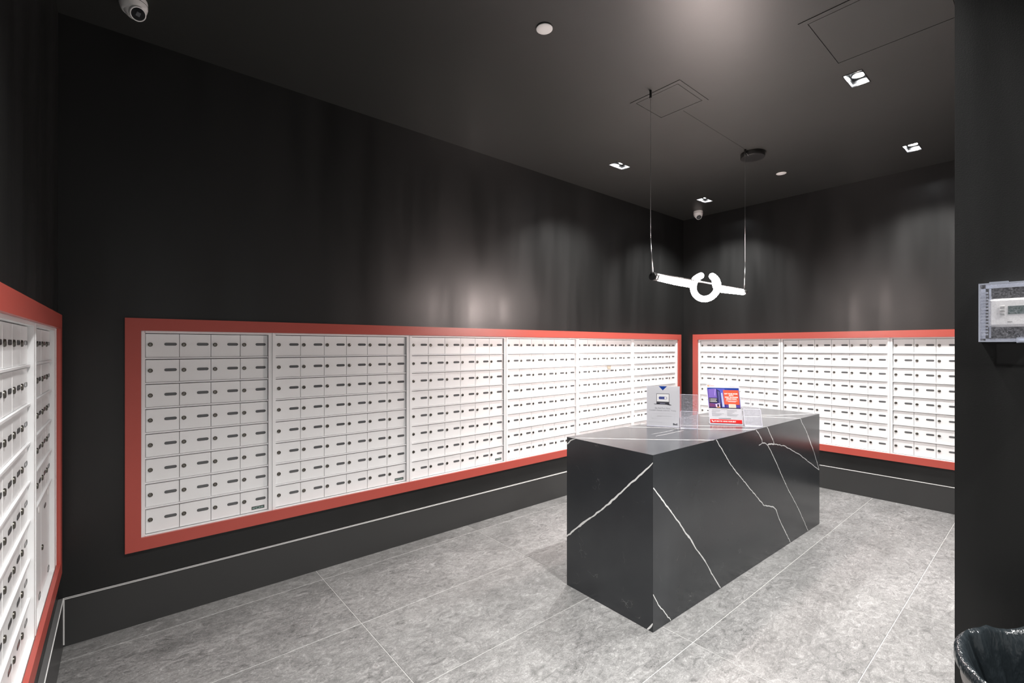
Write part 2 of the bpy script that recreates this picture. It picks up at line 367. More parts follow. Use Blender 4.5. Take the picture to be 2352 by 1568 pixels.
def unit(label, origin, rz, x0, x1, d0, ncol, pitch, group, small=NR, plate=False, ajar=None, parcel=False):
    """local x runs to the viewer's right, y into the wall; origin carries local 0"""
    R = Matrix.Rotation(rz, 3, 'Z'); base = Vector(origin) + R @ Vector((x0, 0, .44))
    u = thing('mailbox_unit', label, 'mailbox', base, rz, group)
    W_ = x1 - x0; d0 -= x0; d1 = d0 + ncol * pitch; Z = lambda z: z - .44
    zb = ZT - RP * NR
    mb = MB()
    mb.box(0, d0 - .0012, F_Y, .11, Z(.445), Z(1.557), M['white']); mb.box(d1 + .002, W_, F_Y, .11, Z(.445), Z(1.557), M['white'])
    mb.box(d0 - .003, d1 + .002, F_Y, .11, Z(1.5405), Z(1.557), M['white']); mb.box(d0 - .003, d1 + .002, F_Y, .11, Z(.445), Z(zb - .004), M['white'])
    mb.box(d0 - .003, d1 + .002, .060, .11, Z(zb - .004), Z(1.5405), M['dark'])
    # thin raised beads along both jambs
    mb.box(.0015, .0045, F_Y - .0015, F_Y, Z(.452), Z(1.551), M['white']); mb.box(W_ - .0045, W_ - .0015, F_Y - .0015, F_Y, Z(.452), Z(1.551), M['white'])
    mb.obj('cabinet_body', u)
    rm = shared('rail%.4f' % (ncol * pitch), lambda: MB().box(0, ncol * pitch + .003, 0, .03, 0, .0075, M['rail']).mesh('shelf_rail'))
    for i in range(1, small + (1 if parcel else 0)):
        link('shelf_rail', rm, u, (d0 - .002, R_Y, Z(ZT - RP * i - .0005)))
    for i in range(small):
        zt = ZT - RP * i - (.0048 if i else -.002); zz = ZT - RP * (i + 1) + (.008 if i < NR - 1 else 0)
        for c in range(ncol):
            dy = -.0035 if ajar == (i, c) else random.uniform(-.0003, .0003)
            add_door(u, d0 + c * pitch + .001, Z(zz), pitch - .0022, zt - zz, dy=dy)
    if parcel:
        zt = ZT - RP * small - .0048; w2 = ncol * pitch / 2
        for c in range(2):
            d = add_door(u, d0 + c * w2 + .001, Z(zb), w2 - .0022, zt - zb, True, lockpos=(.022, .19), platepos=(w2 * .42, .335))
            MB().lathe([(.019, 0), (.019, .002)], 24, M['wplast'], 'y', cap0=False).obj('finger_pull', d, (w2 - .06, 0, zt - zb - .028))
            link('number_plate', shared('plate2', lambda: plate_mesh(.052, .024)), d, (w2 - .05, 0, .022))
    if plate:
        mk = MB(); mk.box(0, .070, 0, .0008, 0, .0185, M['plate_rim'])
        sv = flat('silver green', 165, 190, 182); dk = flat('dark green', 45, 70, 66)
        mk.box(.003, .067, -.0004, 0, .0025, .0155, dk)
        mk.box(.004, .020, -.0006, -.0003, .009, .0125, sv); mk.box(.048, .064, -.0006, -.0003, .009, .0125, sv)
        mk.box(.004, .020, -.0006, -.0003, .0045, .0065, sv); mk.box(.048, .064, -.0006, -.0003, .0045, .0065, sv)
        pts = stadium(.024, .012); mk.add([(.034 + x, -.0007, .009 + z) for x, z in pts], [tuple(range(len(pts)))], sv)
        pts = stadium(.018, .007); mk.add([(.034 + x, -.0009, .009 + z) for x, z in pts], [tuple(range(len(pts)))], dk)
        mk.obj('maker_plate', u, (d1 - .089, D_Y - .0008, Z(.4735)))
    return u

OB = (0, YB - BT, 0); P = .1494
G1, G2, G3 = 'mailbox units on the long wall', 'mailbox units on the right wall', 'mailbox units on the left wall'
unit('white mailbox unit only four doors wide, leftmost in the long wall row', OB, 0, .085, .7205, .104, 4, .1490, G1, plate=True, ajar=(6, 1))
lab = ['white six-column mailbox unit, second from the left in the long wall row',
       'white six-column mailbox unit on the long wall, third from the left',
       'white six-column mailbox unit on the long wall ending just behind the marble island',
       'white mailbox unit on the long wall with a paper slip caught over one door',
       'white mailbox unit at the corner end of the long wall, behind the laptop poster']
for i in range(5):
    x0 = .7225 + .941 * i; x1 = x0 + .939 if i < 4 else 5.439
    unit(lab[i], OB, 0, x0, x1, x0 + .0205, 6, P, G1, plate=i < 2)
OR = (XR - BT, 0, 0); PR = .1520    # local x = -world y
for i, (a, l) in enumerate([(2.937, 'white mailbox unit on the right wall nearest the room corner, behind the building flyer'),
                            (1.982, 'white mailbox unit in the middle of the right wall, above the island end'),
                            (1.029, 'white mailbox unit on the right wall cut off by the dark partition')]):
    unit(l, OR, -PI / 2, -(a + (.026 if i == 0 else .0195)), -(a - 6 * PR - .0195) if i < 2 else -.102, -a, 6, PR, G2)
OL = (XL + BT, 0, 0)
unit('white mailbox unit on the left wall at the photo edge, eight rows of small doors', OL, PI / 2, LL0 + FW, 2.332, 1.402, 6, .1495, G3)
unit('white mailbox unit on the left wall by the corner, with two tall parcel doors below', OL, PI / 2, 2.334, 3.020, 2.364, 4, .1475, G3, small=5, parcel=True)

def red_frame(label, origin, rz, x0, x1):
    R = Matrix.Rotation(rz, 3, 'Z'); base = Vector(origin) + R @ Vector((x0, 0, FZ0)); w = x1 - x0; h = FZ1 - FZ0
    u = thing('red_surround', label, 'frame', base, rz, 'red frames around the mailbox banks')
    t0, t1 = 0, .0143
    # mitred bars
    def bar(name, A, B, C, D):
        mb = MB(); pts = [A, B, C, D]
        mb.add([(x, t0, z) for x, z in pts] + [(x, t1, z) for x, z in pts], [(0, 1, 2, 3), (4, 7, 6, 5)] + [(i, (i + 1) % 4, (i + 1) % 4 + 4, i + 4) for i in range(4)], M['red'])
        mb.obj(name, u)
    bar('top_bar', (0, h), (w, h), (w - FW, h - FW), (FW, h - FW)); bar('bottom_bar', (0, 0), (FW, FW), (w - FW, FW), (w, 0))
    bar('side_bar', (0, 0), (0, h), (FW, h - FW), (FW, FW)); bar('side_bar', (w, 0), (w - FW, FW), (w - FW, h - FW), (w, h))
    return u
red_frame('long red metal surround framing the six mailbox units on the long wall', OB, 0, LW0, LW1)
red_frame('red metal surround around the mailbox units on the right wall, partly behind the island', OR, -PI / 2, -RW1, -RW0)
red_frame('red metal surround around the mailbox units on the left wall, at the photo edge', OL, PI / 2, LL0, LL1)

s = MB(); s.add([(0, 0, 0), (.075, 0, -.002), (.062, -.006, -.040), (.010, -.006, -.037)], [(0, 1, 2, 3)], flat('beige paper', 176, 166, 150))
s.add([(.075, .0004, -.002), (.090, -.010, -.038), (.062, -.006, -.040)], [(0, 1, 2)], M['paper'])
tag(s.obj('paper_slip', None, (4.03, 3.1775, 1.2605)), 'small creased paper slip caught over a mailbox door on the long wall', 'paper')

# ------------------------------------------------------------------ ceiling fittings
def lamp_light(x, y, z, k=1.):
    for dx in (-.042, .042):
        d = bpy.data.lights.new('downlight_beam', 'SPOT'); d.energy = SPOT_W * k; d.color = (1, .975, .95)
        d.spot_size = math.radians(118); d.spot_blend = 1.0; d.shadow_soft_size = .022
        o = bpy.data.objects.new('downlight_beam', d); COL.objects.link(o); o.location = (x + dx, y, z)
dl_lab = ['bright recessed twin downlight beside the large ceiling hatch', 'recessed twin downlight left of the pendant cable, near the long wall',
          'recessed twin downlight at the right, beside the dark partition edge', 'recessed twin downlight in front of the far corner camera',
          'recessed twin downlight over the open floor before the island', 'recessed twin downlight nearest the left wall',
          'added unseen fill downlight behind the camera, left of the open side', 'added unseen fill downlight behind the camera, beside the partition']
first = None
for i, (x, y) in enumerate(DL):
    if first is None:
        t = first = thing('downlight', dl_lab[0], 'ceiling light', (x, y, CEIL), 0, 'recessed ceiling downlights')
        mb = MB(); a, b, d = DW, DH, .055
        vs_ = [(-a, -b, 0), (a, -b, 0), (a, b, 0), (-a, b, 0)]; a2, b2 = a - .006, b - .006
        v2 = [(-a2, -b2, .013), (a2, -b2, .013), (a2, b2, .013), (-a2, b2, .013)]
        mb.add(vs_ + v2, [(i_, (i_ + 1) % 4, (i_ + 1) % 4 + 4, i_ + 4) for i_ in range(4)], M['alu']); mb.obj('reflector', t)
        mb = MB(); mb.add(v2 + [(x_, y_, .07) for x_, y_, _ in v2], [(i_, (i_ + 1) % 4, (i_ + 1) % 4 + 4, i_ + 4) for i_ in range(4)] + [(4, 5, 6, 7)], M['black']); mb.obj('housing', t)
        mb = MB()
        for q in (-1, 1):
            mb.box(-a - .004, a + .004, q * b - .002, q * b + .002, -.0025, .004, M['black']); mb.box(q * a - .002, q * a + .002, -b, b, -.0025, .004, M['black'])
        mb.obj('trim', t)
        for q in (-1, 1):
            l = MB().lathe([(.030, 0), (.030, -.004)], 28, M['lamp'], cap0=False).obj('lamp', t, (q * .044, 0, .044))
            MB().lathe([(.037, .002), (.037, -.008), (.034, -.008), (.034, .002)], 28, M['steel'], cap0=False, cap1=False).obj('lamp_ring', l)
    else:
        t = copy_tree(first); t.location = (x, y, CEIL); t['label'] = dl_lab[i]
    lamp_light(x, y, CEIL + .036, (.62 if y < 0 else 1.2) if x < 1 else 1.35 if x < 2 else .97)

def sprinkler(x, y, label):
    t = thing('sprinkler_cover', label, 'sprinkler', (x, y, CEIL), 0, 'round white sprinkler covers')
    MB().lathe([(.0425, -.0035), (.0425, -.0055), (.040, -.0075), (.02, -.0085)], 36, M['wplast']).obj('cover_plate', t)
    MB().lathe([(.034, 0), (.034, -.004)], 24, M['blackm']).obj('collar', t)
sprinkler(1.663, 1.711, 'round white sprinkler cover nearest the camera on the ceiling')
sprinkler(4.760, 1.702, 'small round white sprinkler cover beyond the black pendant canopy')

def hatch(x0, x1, y0, y1, fl_, label, latch):
    t = thing('access_hatch', label, 'hatch', ((x0 + x1) / 2, (y0 + y1) / 2, CEIL), 0, 'painted ceiling access hatches')
    a, b = (x1 - x0) / 2, (y1 - y0) / 2; i, j = a - fl_, b - fl_
    mb = MB(); z0, z1 = -.003, .001
    for bx in ((-a, a, -b, -j), (-a, a, j, b), (-a, -i, -j, j), (i, a, -j, j)): mb.box(*bx, z0, z1, M['ceil'])
    mb.obj('frame', t)
    MB().box(-i, i, -j, j, -.0004, .0012, M['blackm']).obj('gap', t)
    MB().box(-i + .004, i - .004, -j + .004, j - .004, -.0026, -.0006, M['ceil']).obj('door_panel', t)
    if latch: MB().lathe([(.006, 0), (.006, -.003)], 12, M['blackm'], cz=-.0026).obj('latch', t, (-i + .03, .0, 0))
hatch(2.617, 2.977, 1.507, 1.870, .028, 'small square access hatch in the ceiling beside the pendant cable', False)
hatch(2.626, 3.196, .292, .862, .033, 'large square access hatch in the ceiling above the bright downlight', True)

def dome(x, y, label, rz):
    t = thing('security_camera', label, 'camera', (x, y, CEIL), rz, 'white dome security cameras')
    MB().lathe([(.052, 0), (.054, -.008), (.054, -.034), (.051, -.046), (.046, -.060), (.040, -.066)], 36, M['wplast'], cap0=False).obj('base', t)
    MB().lathe([(.0545, -.022), (.0548, -.023), (.0545, -.0245)], 36, M['blackm'], cap0=False, cap1=False).obj('seam_ring', t)
    ball = MB(); R_ = .041; n = 10
    ball.lathe([(R_ * math.sin(PI * k / n), R_ * math.cos(PI * k / n)) for k in range(1, n)], 28, M['wplast'])
    b = ball.obj('camera_ball', t, (.006, 0, -.053))
    e = MB(); e.lathe([(.032, .020), (.033, .039), (.030, .042), (.028, .040)], 28, M['wplast'], 'x', cap0=False, cap1=False)
    e.lathe([(.0285, .040), (.001, .0405)], 28, M['bplast'], 'x', cap0=False); e.obj('lens_window', b, None, (0, math.radians(44), 0))
    MB().box(.0405, .042, -.008, .008, -.009, .009, flat('sensor grey', 70, 74, 80)).obj('lens', b, None, (0, math.radians(44), 0))
dome(.048, 2.815, 'white dome security camera at the top left of the photo', math.radians(-62))
dome(5.345, 2.835, 'small white dome security camera in the far corner', math.radians(222))

# ------------------------------------------------------------------ pendant
PYY = 1.688
pen = thing('pendant_light', 'linear pendant light with a looped glowing tube hung over the island', 'pendant lamp', (3.26, PYY, CEIL))
def pt(x, y, z): return (x - 3.26, y, z - CEIL)
AX = 1.909
def catmull(P_, n=10):
    P_ = [Vector(p) for p in P_]; P_ = [P_[0] * 2 - P_[1]] + P_ + [P_[-1] * 2 - P_[-2]]; out = []
    for i in range(1, len(P_) - 2):
        for k in range(n):
            t = k / n; a, b, c, d = P_[i - 1:i + 3]
            out.append(.5 * ((2 * b) + (c - a) * t + (2 * a - 5 * b + 4 * c - d) * t * t + (3 * b - a - 3 * c + d) * t ** 3))
    out.append(P_[-2]); return out
RC = .088; ZC = 1.905
path = [pt(2.655, 0, AX + .008), pt(2.85, 0, AX), pt(3.04, .002, AX - .002), pt(3.135, .016, AX + .006), pt(3.215, .040, AX + .052)]
for k in range(0, 13):
    a = math.radians(106 + (420 - 106) * k / 12)   # seen along the rail, from top-left down and round to top-right
    path.append(pt(3.268 + .034 * k / 12, RC * math.cos(PI - a), ZC + RC * math.sin(a)))
path += [pt(3.350, -.040, AX + .052), pt(3.425, -.014, AX + .006), pt(3.52, -.002, AX - .003), pt(3.68, 0, AX), pt(3.915, 0, AX + .006)]
MB().tube(catmull(path, 6), .022, 20, M['tube']).obj('glow_tube', pen)
MB().tube([pt(2.590, 0, 1.938), pt(3.945, 0, 1.938)], .0055, 12, M['black']).obj('support_rod', pen)
for x in (2.612, 3.930):
    s = 1 if x < 3 else -1
    MB().lathe([(.024, -.014), (.024, .014)], 24, M['black'], 'x').obj('end_cap', pen, pt(x, 0, AX + .007))
    MB().lathe([(.0225, 0), (.0225, .030)], 24, M['steel'], 'x').obj('end_ferrule', pen, pt(x + (.014 if s > 0 else -.044), 0, AX + .007))
    xp = 2.588 if s > 0 else 3.960; xb = 2.605 if s > 0 else 3.938
    MB().tube([pt(xp, .004, CEIL), pt(xp, .004, 2.158)], .0013, 8, M['steel']).obj('cable', pen)
    MB().tube([pt(xp, .004, 2.160), pt(xb, 0, 1.945)], .0032, 10, M['steel']).obj('cable_grip', pen)
    MB().lathe([(.0075, 0), (.0075, -.048), (.004, -.05)], 16, M['black']).obj('ceiling_pin', pen, pt(xp, .004, CEIL))
cn = MB().lathe([(.088, 0), (.093, -.002), (.093, -.040), (.091, -.042)], 48, M['black']).obj('canopy', pen, pt(4.085, -.005, CEIL))
MB().tube([(-.125, .009, -.040), (-.118, .008, -.030), (-.105, .004, -.030), (-.088, 0, -.044), (-.075, 0, -.046)], .0016, 8, M['steel']).obj('feed_wire', cn)
# the tube's own light reaches the room from its emissive surface

# ------------------------------------------------------------------ island
TI = -.02563; IL, IWD, IHT = 2.338, .616, .911
ISL = thing('marble_island', 'black marble block island with white veins standing in the middle of the floor', 'island', (2.089, 1.352, 0), TI)
# local: x along the length (away), y towards the long wall, z up
mb = MB(); mb.box(.022, IL - .022, .022, IWD - .022, 0, IHT - .022, M['blackm']); mb.obj('core', ISL)
def slab(name, quad, nrm, veins, T=.02):
    """quad: origin, udir, vdir, ulen, vlen ; veins: polylines in (u,v,width)"""
    o, ud, vd, ul, vl = quad; o = Vector(o); ud = Vector(ud); vd = Vector(vd); nrm = Vector(nrm); mb = MB()
    c = .0007
    P3 = lambda u, v, d: o + ud * u + vd * v + nrm * d
    mb.add([P3(T, T, -T), P3(ul - T, T, -T), P3(ul - T, vl - T, -T), P3(T, vl - T, -T), P3(0, 0, -c), P3(ul, 0, -c), P3(ul, vl, -c), P3(0, vl, -c), P3(c, c, 0), P3(ul - c, c, 0), P3(ul - c, vl - c, 0), P3(c, vl - c, 0)],
           [(0, 3, 2, 1), (0, 1, 5, 4), (1, 2, 6, 5), (2, 3, 7, 6), (3, 0, 4, 7), (4, 5, 9, 8), (5, 6, 10, 9), (6, 7, 11, 10), (7, 4, 8, 11), (8, 9, 10, 11)], M['marble'])
    rr = random.Random(3)
    for line in veins:
        pts = [];
        for (a, b) in zip(line, line[1:]):
            L_ = math.hypot(b[0] - a[0], b[1] - a[1]); n = max(1, int(L_ / .018))
            for k in range(n):
                t = k / n; j = .0022 if k else 0
                pts.append((a[0] + (b[0] - a[0]) * t + rr.uniform(-j, j), a[1] + (b[1] - a[1]) * t + rr.uniform(-j, j), (a[2] + (b[2] - a[2]) * t) * rr.uniform(.75, 1.25)))
        pts.append(line[-1]); vs_ = []
        for i, p in enumerate(pts):
            q0 = pts[max(0, i - 1)]; q1 = pts[min(len(pts) - 1, i + 1)]; dx, dy = q1[0] - q0[0], q1[1] - q0[1]; l = math.hypot(dx, dy) or 1
            nx, ny = -dy / l * p[2] * .4, dx / l * p[2] * .4
            cl = lambda u, v: (min(max(u, 0), ul), min(max(v, 0), vl))
            vs_ += [P3(*cl(p[0] + nx, p[1] + ny), .0003), P3(*cl(p[0] - nx, p[1] - ny), .0003)]
        mb.add(vs_, [(2 * i, 2 * i + 1, 2 * i + 3, 2 * i + 2) for i in range(len(pts) - 1)], M['vein'])
    return mb.obj(name, ISL)
VEINS_FRONT = VF = []
VEINS_END = VE = []
VEINS_TOP = VT = []
VF = [[(0.0032, 0.7422, 0.009), (0.0528, 0.6942, 0.009), (0.1464, 0.6025, 0.009), (0.2726, 0.4743, 0.009), (0.3086, 0.4322, 0.014), (0.3546, 0.3919, 0.014), (0.388, 0.3508, 0.009), (0.4358, 0.2978, 0.009), (0.5131, 0.2206, 0.009), (0.6007, 0.1118, 0.009), (0.695, 0.0052, 0.009)], [(0.001, 0.1962, 0.006), (0.0471, 0.1264, 0.006), (0.0991, 0.0746, 0.006), (0.1609, 0.0047, 0.006)], [(0.6428, 0.909, 0.0075), (0.7232, 0.831, 0.0075), (0.8278, 0.7268, 0.0075), (0.9547, 0.6302, 0.0075), (1.098, 0.5204, 0.0075), (1.2112, 0.438, 0.0075), (1.2956, 0.374, 0.0075)], [(1.2956, 0.374, 0.009), (1.3706, 0.3561, 0.009), (1.4436, 0.3332, 0.009), (1.4926, 0.2997, 0.009), (1.5404, 0.2275, 0.009), (1.6296, 0.1271, 0.009), (1.7406, 0.0061, 0.009)], [(1.2267, 0.864, 0.0075), (1.2619, 0.8292, 0.0075), (1.2679, 0.8083, 0.0075), (1.3097, 0.8029, 0.0075), (1.3501, 0.7825, 0.0075), (1.412, 0.7248, 0.0075), (1.4969, 0.635, 0.0075), (1.5958, 0.5217, 0.0075), (1.7101, 0.3971, 0.0075), (1.8415, 0.2743, 0.0075), (1.9538, 0.1562, 0.0075), (2.0893, 0.0055, 0.0075)], [(1.2151, 0.7996, 0.006), (1.2679, 0.8083, 0.006)], [(1.4016, 0.8429, 0.007), (1.4499, 0.7918, 0.007), (1.4584, 0.7762, 0.007), (1.6296, 0.7406, 0.007), (1.793, 0.68, 0.007), (1.9411, 0.6245, 0.007), (2.1241, 0.5393, 0.007), (2.3278, 0.4482, 0.007)], [(1.3501, 0.7825, 0.01), (1.3706, 0.7878, 0.01), (1.4584, 0.7744, 0.01)], [(2.0919, 0.7598, 0.007), (2.1512, 0.6911, 0.007), (2.234, 0.5866, 0.007), (2.3278, 0.4514, 0.007)], [(1.1725, 0.9097, 0.007), (1.2049, 0.8858, 0.007), (1.2378, 0.8571, 0.007), (1.2634, 0.8312, 0.007), (1.2659, 0.8126, 0.007)], [(1.3417, 0.9104, 0.007), (1.371, 0.8804, 0.007), (1.4034, 0.844, 0.007), (1.4389, 0.8091, 0.007), (1.4527, 0.779, 0.007)], [(1.9326, 0.9119, 0.0075), (1.9624, 0.8753, 0.0075), (2.0229, 0.8271, 0.0075), (2.0778, 0.7735, 0.0075), (2.1266, 0.7091, 0.0075), (2.2196, 0.6051, 0.0075)]]
VE = [[(-0.003, 0.872, 0.01), (0.0585, 0.8111, 0.01), (0.1628, 0.7102, 0.01), (0.2336, 0.6387, 0.01), (0.2909, 0.5815, 0.015), (0.3331, 0.5438, 0.01), (0.4297, 0.4627, 0.01), (0.4941, 0.4093, 0.014), (0.6163, 0.2993, 0.01)], [(-0.0002, 0.0465, 0.01), (0.0334, 0.0005, 0.01)], [(0.6119, 0.8681, 0.008), (0.5836, 0.8945, 0.008), (0.5428, 0.9157, 0.008)]]
VT = [[(0.0196, 0.5619, 0.0065), (0.2116, 0.3644, 0.0065), (0.4, 0.1835, 0.0065), (0.6237, -0.0084, 0.0065)], [(0.5675, 0.6234, 0.008), (0.681, 0.5041, 0.008), (0.8954, 0.2496, 0.008), (1.0627, 0.1046, 0.008), (1.161, -0.0008, 0.008)], [(0.7484, 0.6259, 0.007), (0.8565, 0.479, 0.007), (1.0715, 0.2654, 0.007), (1.2312, 0.1085, 0.007), (1.3259, 0.0153, 0.007), (1.3346, -0.003, 0.007)], [(1.4542, 0.5584, 0.01), (1.4895, 0.5074, 0.01), (1.7914, 0.2278, 0.01), (1.8942, 0.0723, 0.01), (1.9376, 0.0017, 0.01)], [(1.881, 0.2702, 0.01), (1.9701, 0.1832, 0.01), (2.1437, 0.0989, 0.01), (2.3285, 0.0312, 0.01)], [(0.4834, 0.3413, 0.002), (0.6296, 0.3321, 0.002), (0.7956, 0.3458, 0.002)], [(0.4485, 0.2852, 0.002), (0.6163, 0.2831, 0.002), (0.7717, 0.2903, 0.002)]]
slab('front_panel', ((0, 0, 0), (1, 0, 0), (0, 0, 1), IL, IHT), (0, -1, 0), VF)
slab('end_panel', ((0, 0, 0), (0, 1, 0), (0, 0, 1), IWD, IHT), (-1, 0, 0), VE)
slab('back_panel', ((0, IWD, 0), (1, 0, 0), (0, 0, 1), IL, IHT), (0, 1, 0), [])
slab('end_panel', ((IL, 0, 0), (0, 1, 0), (0, 0, 1), IWD, IHT), (1, 0, 0), [])
slab('top_panel', ((0, 0, IHT), (1, 0, 0), (0, 1, 0), IL, IWD), (0, 0, 1), VT)

# ------------------------------------------------------------------ sign holders on the island
def text_mesh(txt, w, h, mt, bold=0.):
    c = bpy.data.curves.new('txt', 'FONT'); c.body = txt; c.size = 1; c.offset = bold; c.resolution_u = 2
    o = bpy.data.objects.new('txt', c); COL.objects.link(o); bpy.context.view_layer.update()
    me = bpy.data.meshes.new_from_object(o); bpy.data.objects.remove(o); bpy.data.curves.remove(c)
    xs = [v.co.x for v in me.vertices]; ys = [v.co.y for v in me.vertices]; X0, X1, Y0, Y1 = min(xs), max(xs), min(ys), max(ys)
    sx = w / (X1 - X0); sy = h / (Y1 - Y0)
    vs_ = [((v.co.x - X0) * sx, 0, (v.co.y - Y0) * sy) for v in me.vertices]; fs = [tuple(p.vertices) for p in me.polygons]; bpy.data.meshes.remove(me)
    return vs_, fs
PW, PH = .2159, .2794
class Sheet:
    """flat print laid on a sheet: coordinates are fractions (x right, y down)"""
    def __init__(s): s.mb = MB(); s.k = 0
    def lay(s): s.k += 1; return -.0004 - .00005 * s.k
    def rect(s, x0, x1, y0, y1, mt): return s.poly([(x0, y0), (x1, y0), (x1, y1), (x0, y1)], mt)
    def poly(s, pts, mt): d = s.lay(); s.mb.add([(x * PW, d, (1 - y) * PH) for x, y in pts], [tuple(range(len(pts)))], mt)
    def circ(s, cx, cy, r, mt, n=24): s.poly([(cx + r * math.cos(2 * PI * i / n), cy + r * PW / PH * math.sin(2 * PI * i / n)) for i in range(n)], mt)
    def text(s, txt, x0, x1, y0, y1, mt, bold=0.):
        vs_, fs = text_mesh(txt, (x1 - x0) * PW, (y1 - y0) * PH, mt, bold); d = s.lay()
        s.mb.add([(v[0] + x0 * PW, d, v[2] + (1 - y1) * PH) for v in vs_], fs, mt)
def sheet_base(t, lean, name='poster_sheet'):
    return MB().box(0, PW, 0, .0006, 0, PH, M['paper']).obj(name, t, (0, .003, .004))

def holder(label, loc, rz, draw, shear=0., pocket_w=.115, gapx=.006, pk_h=.118, pk_back=.222, pk_shift=0., scuff='scuffed', lean=0.0):
    t = thing('sign_holder', label, 'sign holder', loc, rz, 'acrylic sign holders on the island')
    fix = []
    # back plate + front plate + foot
    mb = MB(); mb.box(-.001, PW + .001, .004, .006, 0, PH + .003, M['acrylic']); fix.append(mb.obj('back_plate', t))
    mb = MB(); mb.box(-.001, PW + .001, .0005, .0020, .0015, PH + .001, M['acrylic']); fix.append(mb.obj('front_plate', t))
    mb = MB(); mb.box(-.001, PW + .001, .0, .085, 0, .0022, M['acrylic']); mb.box(-.001, PW + .001, -.0005, .001, 0, .0028, M['acr_edge']); t_f = mb.obj('foot', t)
    for xx in (-.0016, PW + .0004):
        fix.append(MB().box(xx, xx + .0012, .0005, .006, .0, PH + .003, M['acr_edge']).obj('edge', t))
    sh = MB().box(0, PW, .0024, .0032, .003, PH + .001, M['paper']).obj('poster_sheet', t); fix.append(sh)
    S = Sheet(); draw(S); pr_ = S.mb.mesh('print')
    for v in pr_.vertices: v.co.y += .0024; v.co.z += .002
    p = link('print', pr_, sh)
    fix.append(p)
    # brochure pocket hooked on the right-hand edge
    px = PW + gapx; d = .034
    mb = MB(); mb.box(px, px + pocket_w, .006, .0080, 0, pk_back, M[scuff]); a = mb.obj('pocket_back', t); fix.append(a)
    mb = MB(); mb.box(px, px + pocket_w, -d, -d + .002, 0, pk_h, M[scuff]); f = mb.obj('pocket_front', t); fix.append(f)
    mb = MB(); mb.box(px, px + .002, -d, .006, 0, pk_h, M['acrylic']); mb.box(px + pocket_w - .002, px + pocket_w, -d, .006, 0, pk_h, M['acrylic']); mb.box(px, px + pocket_w, -d, .006, 0, .002, M['acrylic']); fix.append(mb.obj('pocket_side', t))
    e = MB(); r = .0011; y = -d - .0004
    e.box(px, px + .0026, y, y + .002, 0, pk_h, M['acr_edge']); e.box(px + pocket_w - .0026, px + pocket_w, y, y + .002, 0, pk_h, M['acr_edge'])
    e.box(px, px + pocket_w, y, y + .002, 0, .0045, M['acr_edge']); e.box(px, px + pocket_w, y, y + .002, pk_h - .0018, pk_h, M['acr_edge'])
    e.box(px, px + pocket_w, .0055, .0083, pk_back - .0014, pk_back, M['acr_edge']); e.box(px + pocket_w - .001, px + pocket_w, .0055, .0083, 0, pk_back, M['acr_edge'])
    fix.append(e.obj('pocket_edge', t))
    for o in fix:
        for v in o.data.vertices:
            v.co.x += shear * v.co.z; v.co.y += lean * v.co.z
    return t

def draw_laptop(S):
    ink = flat('near black', 45, 45, 52); blue = flat('royal blue', 12, 60, 150); navy = flat('navy', 20, 40, 130); gr = flat('pale grey', 190, 192, 196); tx = flat('text grey', 150, 152, 158)
    lg = flat('light panel', 226, 227, 231)
    S.rect(0, 1, 0, 1, flat('sheet white', 214, 215, 220))
    S.poly([(.365, .004), (.62, .004), (.49, .108)], blue)
    S.rect(.297, .69, .188, .396, ink); S.rect(.308, .677, .199, .388, flat('screen white', 242, 242, 242))
    P_ = stadium(.25, .052); S.poly([(.492 + x, .297 + z * 1.25) for x, z in P_], navy); S.circ(.570, .297, .036, flat('screen white', 242, 242, 242))
    S.text('Pure Fibre', .392, .515, .286, .306, flat('toggle text', 200, 215, 245))
    S.rect(.297, .69, .396, .452, ink); S.rect(.31, .68, .405, .416, flat('key grey', 110, 110, 120)); S.rect(.40, .565, .426, .446, flat('pad grey', 130, 130, 150))
    S.poly([(.21, .447), (.69, .447), (.77, .470), (.70, .476), (.60, .458), (.24, .458)], ink)
    S.text('Get Bell Pure Fibre.', .245, .728, .532, .572, tx); S.text("Canada's fastest internet. Today.", .075, .905, .588, .632, tx)
    for a, b, c, d in ((.135, .85, .688, .690), (.135, .85, .812, .814), (.135, .137, .688, .814), (.848, .850, .688, .814), (.32, .76, .742, .749), (.32, .45, .757, .762), (.14, .22, .806, .811), (.06, .48, .902, .906)):
        S.rect(a, b, c, d, gr)
    S.text('Bell', .805, .935, .914, .962, flat('logo', 25, 30, 50), .02)

